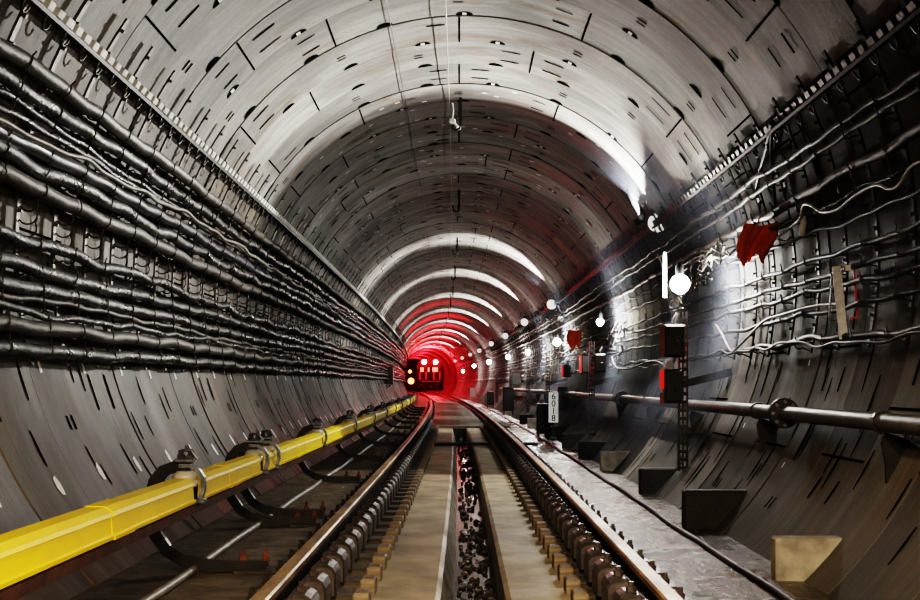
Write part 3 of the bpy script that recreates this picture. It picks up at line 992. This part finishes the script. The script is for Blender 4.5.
rr = random.Random(21)
def tangle(name, px, py, w, h, n, label, material, off=.22, rad=.009):
    mb = MB()
    for _ in range(n):
        pts = []
        x0 = px + rr.uniform(-w, w) * .5; y0 = py + rr.uniform(-h, h) * .4
        for k in range(7):
            pts.append(W(x0 + (k - 3) * w / 9 + rr.uniform(-3, 3), y0 - (k - 3) * h / 14 + rr.uniform(-5, 5), off + rr.uniform(-.05, .05)))
        sm = []
        for k in range(len(pts) - 1):
            for q in range(4):
                f = q / 4; f2 = f * f * (3 - 2 * f)
                sm.append(pts[k] * (1 - f2) + pts[k + 1] * f2)
        mb.tube(sm, rad, 5)
    return tag(mb.build(name, [material]), label, 'wires')


tangle('wire_tangle', 709, 256, 36, 34, 9, 'tangle of dusty wires above the brightest bulb', M['cable_grey'], .22)
tangle('wire_tangle', 700, 275, 30, 26, 5, 'dark looped wires beside the brightest bulb', M['cable'], .2, .012)
tangle('wire_tangle', 676, 303, 16, 16, 4, 'short pale wires knotted on top of the near pole', M['cable_grey'], .45, .008)
tangle('wire_tangle', 612, 345, 18, 40, 7, 'pale wires hanging at the second bulb', M['cable_grey'], .2, .012)
tangle('wire_tangle', 566, 350, 14, 24, 5, 'pale wires hanging at the third bulb', M['cable_grey'], .2, .014)
tangle('wire_tangle', 556, 320, 12, 12, 4, 'pale wires looped under the second bowl lamp', M['cable_grey'], .15, .014)

def px_cable(name, pix, rad, material, label, off=.16, seg=6):
    P = [W(x, y, off) for x, y in pix]; sm = []
    for i in range(len(P) - 1):
        p0, p1, p2, p3 = P[max(0, i - 1)], P[i], P[i + 1], P[min(len(P) - 1, i + 2)]
        for q in range(seg):
            t = q / seg
            sm.append(.5 * ((2 * p1) + (p2 - p0) * t + (2 * p0 - 5 * p1 + 4 * p2 - p3) * t * t + (3 * p1 - p0 - 3 * p2 + p3) * t ** 3))
    sm.append(P[-1])
    mb = MB(); mb.tube(sm, rad, 7)
    return tag(mb.build(name, [material]), label, 'cable')


px_cable('loose_line', [(777, 238), (790, 228), (800, 219), (803, 206), (810, 205), (822, 212), (838, 209), (856, 195), (876, 185), (888, 189), (898, 186), (907, 172), (915, 164), (930, 158)], .010, M['light_trail'], 'white light trail built as a cable waving across the dark upper wall', .2)  # headlamp light trail, built as a thin white cable
px_cable('loose_line', [(716, 325), (722, 334), (731, 351), (740, 345), (752, 333), (766, 320), (785, 314), (805, 308), (822, 305), (838, 304)], .011, M['cable_grey'], 'loose pale cable dipping to the lowest cable between lamp and plate', .18)
px_cable('drop_cable', [(771, 124), (766, 150), (758, 180), (756, 196)], .016, M['black'], 'black drop cable, slanting one of the pair under the high ladder rail', .1)
px_cable('drop_cable', [(772, 124), (771, 150), (773, 180), (775, 203)], .014, M['black'], 'black drop cable, upright one of the pair under the high ladder rail', .1)
px_cable('loose_line', [(657, 254), (661, 262), (664, 275), (672, 296), (676, 306)], .007, M['cable_grey'], 'pale lead running down to the near pole top', .45)
px_cable('loose_line', [(612, 357), (616, 367), (628, 369), (645, 363), (655, 361), (664, 365)], .010, M['cable_grey'], 'pale lead running to the lower box on the near pole', .3)

# white knob insulator on the lower box
mb = MB(); p = at(669.5, 366.5, 12.7)
mb.lathe([(.02, -.05), (.045, -.035), (.05, -.01), (.03, 0), (.04, .015), (.04, .03), (.02, .05)], p, (.3, 0, 1), 14)
tag(mb.build('insulator_knob', [M['porcelain']]), 'white knob insulator on top of the lower box of the near pole', 'insulator')

# plate with a red frame
o = empty('wall_plate', W(840, 301, .2))
d0, a_ = on_wall(840, 301, .2)
mb = MB(); mb.box((0, 0, -.01), (.055, .012, .46), rot=Matrix.Rotation(radians(-6), 3, 'Y'), bev=.003); mb.build('plate', [M['plate']], o)
mb = MB(); mb.strip([Vector((.02, -.01, .20)), Vector((.085, -.01, .195)), Vector((.105, -.01, -.10)), Vector((.06, -.01, -.11))], lambda i: (0, 1, 0), .014, .012)
mb.build('red_frame', [mat('dull_red', (.45, .06, .06), (.3, .04, .04), rough=.5)], o)
mb = MB(); mb.box((.055, -.012, .205), (.05, .012, .035)); mb.build('white_tab', [M['white']], o)
mb = MB(); mb.strip([Vector((-.05, .01, .17)), Vector((-.065, .01, -.12)), Vector((.05, .01, -.12))], lambda i: (0, 1, 0), .008, .01); mb.build('wire_frame', [M['black']], o)
tag(o, 'upright grey plate with a red-edged frame on the dark wall', 'plate')

# blurred red shapes, built as sheets hung on the cable hooks
def blur_sheet(p, w, h, seed, label):
    rr = random.Random(seed); nx, nz = 14, 14; mb = MB(); vs = []
    ph = rr.uniform(0, 6)
    for j in range(nz + 1):
        v = j / nz
        for i in range(nx + 1):
            u = i / nx
            ww = w * (.72 + .28 * sin(pi * min(1, v + .1))) * (1 - .12 * v * v)
            fold = .035 * sin(u * 11 + ph + v * 2) * (.4 + v) + .02 * sin(u * 23 + v * 4)
            dz = -.035 * sin(u * 7 + 1) * v - .02 * sin(u * 17 + ph) * v
            vs.append(p + Vector(((u - .5) * ww + .03 * sin(v * 4 + ph), fold, -v * h + dz + .06 * (abs(u - .5)) * (1 - v))))
    fs = [(j * (nx + 1) + i, j * (nx + 1) + i + 1, (j + 1) * (nx + 1) + i + 1, (j + 1) * (nx + 1) + i) for j in range(nz) for i in range(nx)]
    mb.add(vs, fs, 0, True)
    mb.tube([p + Vector((0, 0, -.01)), p + Vector((.02, .03, .05)), p + Vector((.05, .12, .09))], .006, 5)
    return tag(mb.build('red_blur', [M['blur_sheet']]), label, 'blur_sheet')


blur_sheet(at(757, 226, 10.9), .30, .27, 4, 'red blur built as a crumpled sheet hung on the upper cables near the camera')
blur_sheet(at(575, 331, 26.5), .28, .32, 9, 'far red blur built as a small sheet hung near the third bulb')
mb = MB(); p = at(586, 332, 26.4); mb.lathe([(.02, -.03), (.07, -.02), (.08, 0), (.06, .02)], p, (-.6, -.7, .1), 16)
tag(mb.build('white_disc', [M['porcelain']]), 'pale disc hanging beside the far red blur', 'disc')
mb = MB(); p = W(803, 226, .2); mb.lathe([(.010, -.07), (.02, -.06), (.022, .03), (.012, .05), (.008, .07)], p, (.15, 0, 1), 12)  # headlamp blur, built as a small white plug
tag(mb.build('headlamp_blur', [M['white']]), 'white headlamp blur built as a plug at the bend of the light trail', 'plug')

# number plate on its post
y = 25.6; o = empty('number_sign', at(553.5, 440, y)); s = F / y
z_ = lambda py: (440 - py) / s
mb = MB(); mb.box((0, 0, z_(407.5)), (9.6 / s, .012, 30 / s), bev=.003); plate = mb.build('plate', [M['sign_white_glow']], o)
for k, ch in enumerate('6018'):
    cu = bpy.data.curves.new('digit', 'FONT'); cu.body = ch; cu.size = 8.8 / s; cu.align_x = 'CENTER'; cu.align_y = 'CENTER'; cu.extrude = .002; cu.offset = .0012
    cu.materials.append(M['digits'])
    tmp = bpy.data.objects.new('digit_curve', cu); COL.objects.link(tmp)
    me = bpy.data.meshes.new_from_object(tmp.evaluated_get(bpy.context.evaluated_depsgraph_get())); bpy.data.objects.remove(tmp)
    t = bpy.data.objects.new('digit', me); COL.objects.link(t); t.parent = plate
    t.location = (0, -.011, z_(396.6 + k * 7.25)); t.rotation_euler = (pi / 2, 0, 0)
mb = MB(); mb.box((0, .03, z_(418)), (.03, .03, z_(395))); mb.box((0, .03, .02), (.14, .12, .04), bev=.008); mb.build('post', [M['black']], o)
tag(o, 'upright white plate reading 6018 on a short post by the walkway', 'sign')

def cabinet(px0, px1, py0, py1, d, label, m='black', legs=True):
    s = F / d
    w, h = (px1 - px0) / s, (py1 - py0) / s
    p = at((px0 + px1) / 2, py1, d); o = empty('track_cabinet', p)
    lg = .12 if legs else 0
    mb = MB(); mb.box((0, .15, h / 2 + lg / 2), (w, .3, h - lg), bev=.02); mb.box((0, .15, h + .01), (w * 1.06, .34, .02)); mb.build('case', [M[m]], o)
    mb = MB(); mb.box((0, -.008, h / 2 + lg / 2), (w * .86, .016, (h - lg) * .86), bev=.004); mb.box((w * .3, -.025, h / 2), (.02, .03, .08)); mb.build('door', [M[m]], o)
    if legs:
        for sx in (-1, 1):
            for yy in (.04, .26):
                k = MB(); k.box((sx * (w / 2 - .03), yy, lg / 2), (.03, .03, lg)); k.build('leg', [M['black']], o)
    return tag(o, label, 'cabinet')


cabinet(537, 548, 405, 439, 27.0, 'black cabinet standing just before the number plate')
cabinet(558, 567, 388, 410, 28.6, 'dark cabinet on the wall just behind the number plate', 'black', False)
cabinet(512, 521, 372, 385, 42.0, 'small grey cabinet on the far wall between bulbs', 'grey_box', False)
cabinet(503, 514, 388, 415, 39.5, 'dark cabinet at the wall foot under the fourth bulb')
cabinet(487, 494, 392, 408, 55.0, 'small dark cabinet at the wall foot far down the walkway')
cabinet(470, 475, 388, 397, 82.0, 'white box standing on the far walkway', 'white', False)

# bracketed cabinet on the far cable wall
o = empty('wall_cabinet', at(389, 385, 50)); s = 28.0
mb = MB(); mb.box((0, .1, .33), (.30, .3, .62), bev=.02); mb.build('case', [M['grey_box']], o)
mb = MB(); mb.box((0, -.06, .33), (.25, .02, .54), bev=.004); mb.build('door', [M['grey_box']], o)
for q in (0, 1):
    k = MB(); k.strip([Vector((.05 - .1 * q, .0, 0)), Vector((-.25 - .1 * q, 0, -.25)), Vector((-.30 - .1 * q, 0, -.6))], lambda i: (0, 1, 0), .04, .04); k.build('strut', [M['black']], o)
k = MB(); k.strip([Vector((-.15, 0, .1)), Vector((-.6, .0, -.12))], lambda i: (0, 1, 0), .04, .04); k.build('strut', [M['black']], o)
tag(o, 'grey cabinet on struts on the far cable side wall', 'cabinet')

# ------------------------------------------------------------------ the work train at the far end
YT = 127.0; xt = cx(YT) + .0
o = empty('work_train', (xt, YT, 0))
mb = MB(); mb.box((0, 1.5, .85), (2.35, 3, .9), bev=.08); mb.build('chassis', [M['loco']], o)
mb = MB()
pr = [(-1.18, 1.3), (1.18, 1.3), (1.2, 2.6), (1.05, 3.05), (.6, 3.3), (-.6, 3.3), (-1.05, 3.05), (-1.2, 2.6)]
vs = [(x, y_, z) for y_ in (.05, 4) for x, z in pr]
mb.add(vs, [tuple(range(8)), tuple(reversed(range(8, 16)))] + [(k, 8 + k, 8 + (k + 1) % 8, (k + 1) % 8) for k in range(8)])
mb.build('cab', [M['loco_red']], o)
for xx, w_ in ((-.72, .30), (-.12, .14), (.48, .5)):
    k = MB(); k.box((xx, .03, 2.3), (w_, .06, .40), bev=.02); k.build('window', [M['cab_glow']], o)
for xx in (-.52, .52):
    k = MB(); k.lathe([(.20, 0), (.20, -.05), (.16, -.1), (.08, -.13)], (xx, .02, 3.0), (0, 1, 0), 18); k.build('headlamp', [M['lamp_red']], o)
for xx in (-.9, -.35, .35, .9):  # glowing bars built in for blurred red lights
    k = MB(); k.box((xx, .0, 1.75), (.07, .08, .75), bev=.02); k.build('light_streak', [M['red_streak']], o)
for xx in (-.8, .8):
    k = MB(); k.tube([(xx, .1, .75), (xx, -.35, .75)], .09, 12); k.lathe([(.2, 0), (.22, .03), (.2, .06)], (xx, -.4, .75), (0, 1, 0), 16); k.build('buffer', [M['loco']], o)
k = MB(); k.box((0, -.1, .7), (.3, .3, .22), bev=.03); k.build('coupler', [M['loco']], o)
tag(o, 'red work train with two glaring lamps at the far end of the track', 'train')
for px, py, r_, lab in ((410, 371.5, .14, 'small orange lamp on the wall beside the train, upper of two'), (411, 381, .26, 'larger orange lamp on the wall beside the train, lower of two')):
    q = empty('orange_lamp', at(px, py, 118)); k = MB()
    k.lathe([(.001, -r_)] + [(r_ * sin(pi * j / 8), -r_ * cos(pi * j / 8)) for j in range(1, 8)] + [(.001, r_)], (0, 0, 0), (0, -1, 0), 14); k.build('lens', [M['lamp_orange']], q)
    k = MB(); k.box((-.1, .2, 0), (.3, .12, .35), bev=.03); k.build('back_plate', [M['black']], q)
    tag(q, lab, 'lamp')
# tunnel end far behind the train
mb = MB(); n = 48
mb.add([(cx(YEND - .5) + 2.7 * cos(2 * pi * k / n), YEND - .5, ZC + 2.7 * sin(2 * pi * k / n)) for k in range(n)], [tuple(range(n))])
tag(mb.build('wall_end', [M['bed']]), 'dark end of the tunnel behind the train', kind='structure')


# ------------------------------------------------------------------ lights
def light(kind, loc, power, color=(1, 1, 1), size=.1, **kw):
    d = bpy.data.lights.new(kind.lower() + '_light', kind); d.energy = power; d.color = color
    if kind in ('POINT', 'SPOT'):
        d.shadow_soft_size = size
    if kind == 'AREA':
        d.size = size
    for k, v in kw.items():
        if k not in ('aim',):
            setattr(d, k, v)
    o = bpy.data.objects.new(kind.lower() + '_light', d); COL.objects.link(o); o.location = loc
    if 'aim' in kw:
        o.rotation_euler = Vector(kw['aim']).to_track_quat('-Z', 'Y').to_euler()
    return o


HAZE = .9
WARM = (1, .76, .48)
# bowl lamps: throw light back across the vault
for i, (px, py, d) in enumerate(BOWLS):
    p = at(px, py, d)
    if i == 0:
        q = p + Vector((-.27, -.10, .05))
        light('SPOT', q, 440, (1, .96, .90), .03, spot_size=radians(176), spot_blend=.06, aim=(-.06, -1, .03))
        light('SPOT', q, 800, (1, .96, .90), .03, spot_size=radians(84), spot_blend=.5, aim=(-.52, -.72, .56))
        light('SPOT', q, 800, (1, .96, .90), .03, spot_size=radians(70), spot_blend=.5, aim=(-.85, -.60, .12))
    else:
        q = p + Vector((-.40, -.1, -.05))
        light('SPOT', q, 1150, (1, .97, .93), .05, spot_size=radians(92), spot_blend=.6, aim=(-.40, -.04, .92))
        light('SPOT', q, 1100, (1, .97, .93), .05, spot_size=radians(52), spot_blend=.8, aim=(-1, -.08, .12))
        light('SPOT', q, 350, (1, .97, .93), .05, spot_size=radians(80), spot_blend=.9, aim=(-.9, -.1, -.75))
for p, i, d in LAMPS:
    if i == 0:
        light('POINT', p + Vector((-.16, .04, .02)), 45, (1, .97, .94), .06)
    light('POINT', p + Vector((.24, -.04, 0) if i == 0 else (.1, -.1, -.02)), 58 if i == 0 else (90 if i == 1 else 120), (1, .96, .90), .08)
# added unseen fill spots just ahead of the camera, for the warm foreground
light('SPOT', (1.3, .6, 2.5), 240, (1, .92, .80), .25, spot_size=radians(80), spot_blend=.8, aim=(-1, 1.9, -.30))
light('SPOT', (.1, 1.6, 2.9), 1000, WARM, .2, spot_size=radians(58), spot_blend=.8, aim=(.20, 1, -.70))
light('SPOT', (.1, 2.6, 2.1), 420, WARM, .2, spot_size=radians(56), spot_blend=.9, aim=(1, 2.1, -.85))
light('SPOT', (-.5, 1.5, 2.6), 420, WARM, .2, spot_size=radians(54), spot_blend=.9, aim=(-.28, 1, -.46))
light('SPOT', (.9, 2.2, 1.0), 300, WARM, .15, spot_size=radians(75), spot_blend=.9, aim=(-1, 1.7, -.22))
# red glow of the work train, plus added unseen red lights behind it and along the vault
RED = (1, .025, .035)
light('SPOT', (xt, YT - .6, 3.0), 2500, RED, .3, spot_size=radians(120), spot_blend=.5, aim=(-.2, -1, .7))
light('POINT', (xt, YT + 1.0, 3.85), 1800, RED, .3)
for yy in (138, 150, 163, 178):
    light('POINT', (cx(yy), yy, 3.6), 900, RED, .3)
for yy, pw in ((122, 3600), (112, 3200), (101, 2800), (90, 2400), (79, 1500), (68, 700), (57, 200)):
    light('SPOT', (cx(yy) - .3, yy, 2.5), pw, RED, .2, spot_size=radians(130), spot_blend=.6, aim=(-.25, .05, 1))
# faint dusty haze hanging in the tunnel
m = bpy.data.materials.new('haze'); m.use_nodes = True; nt = m.node_tree; nt.nodes.clear()
out = nt.nodes.new('ShaderNodeOutputMaterial'); vs_ = nt.nodes.new('ShaderNodeVolumeScatter')
vs_.inputs['Color'].default_value = (.70, .79, 1, 1); vs_.inputs['Anisotropy'].default_value = .25
nt.links.new(vs_.outputs[0], out.inputs['Volume'])


def mth(op, a, b=None):
    n = nt.nodes.new('ShaderNodeMath'); n.operation = op
    for k, v in enumerate((a, b)):
        if v is None: continue
        if hasattr(v, 'links'): nt.links.new(v, n.inputs[k])
        else: n.inputs[k].default_value = v
    return n.outputs[0]


sep = nt.nodes.new('ShaderNodeSeparateXYZ'); nt.links.new(nt.nodes.new('ShaderNodeNewGeometry').outputs['Position'], sep.inputs[0])
dx = mth('SUBTRACT', mth('ADD', sep.outputs[0], mth('MULTIPLY', mth('MULTIPLY', sep.outputs[1], sep.outputs[1]), KC)), 2.1)
dz = mth('SUBTRACT', sep.outputs[2], 1.95)
d2 = mth('ADD', mth('MULTIPLY', dx, dx), mth('MULTIPLY', dz, dz))
fall = mth('POWER', 2.718, mth('MULTIPLY', d2, -1.6))
near = mth('MULTIPLY', ramp(nt, sep.outputs[1], 11.2, 14.0), ramp(nt, sep.outputs[1], 17, 43, 1.0, 0))
nt.links.new(mth('MULTIPLY', mth('MULTIPLY', fall, near), HAZE), vs_.inputs['Density'])
mb = MB(); mb.sweep([(.3, .4), (1.6, .4), (2.2, 1.1), (2.38, 1.77), (2.3, 2.4), (1.9, 3.2), (.9, 3.9), (.3, 3.9)], yrange(11.2, 44, 3, .05))
tag(mb.build('haze', [m]), 'faint bluish dusty haze glowing around the bulbs', 'haze', kind='stuff')
w = bpy.data.worlds.new('World'); bpy.context.scene.world = w; w.use_nodes = True
w.node_tree.nodes['Background'].inputs[0].default_value = (.5, .55, .7, 1); w.node_tree.nodes['Background'].inputs[1].default_value = .05

# ------------------------------------------------------------------ camera
cd = bpy.data.cameras.new('camera'); cam = bpy.data.objects.new('camera', cd); COL.objects.link(cam)
cam.location = (0, 0, H); cam.rotation_euler = (pi / 2, 0, 0)
cd.sensor_width = 36; cd.lens = F / 920 * 36
cd.shift_y = (VY - 300) / 920; cd.shift_x = -(VX - 460) / 920
cd.clip_start = .05; cd.clip_end = 500
sc = bpy.context.scene; sc.camera = cam
sc.cycles.volume_step_rate = .2
sc.view_settings.view_transform = 'Filmic'
sc.view_settings.look = 'Very High Contrast'
sc.view_settings.exposure = 0.0
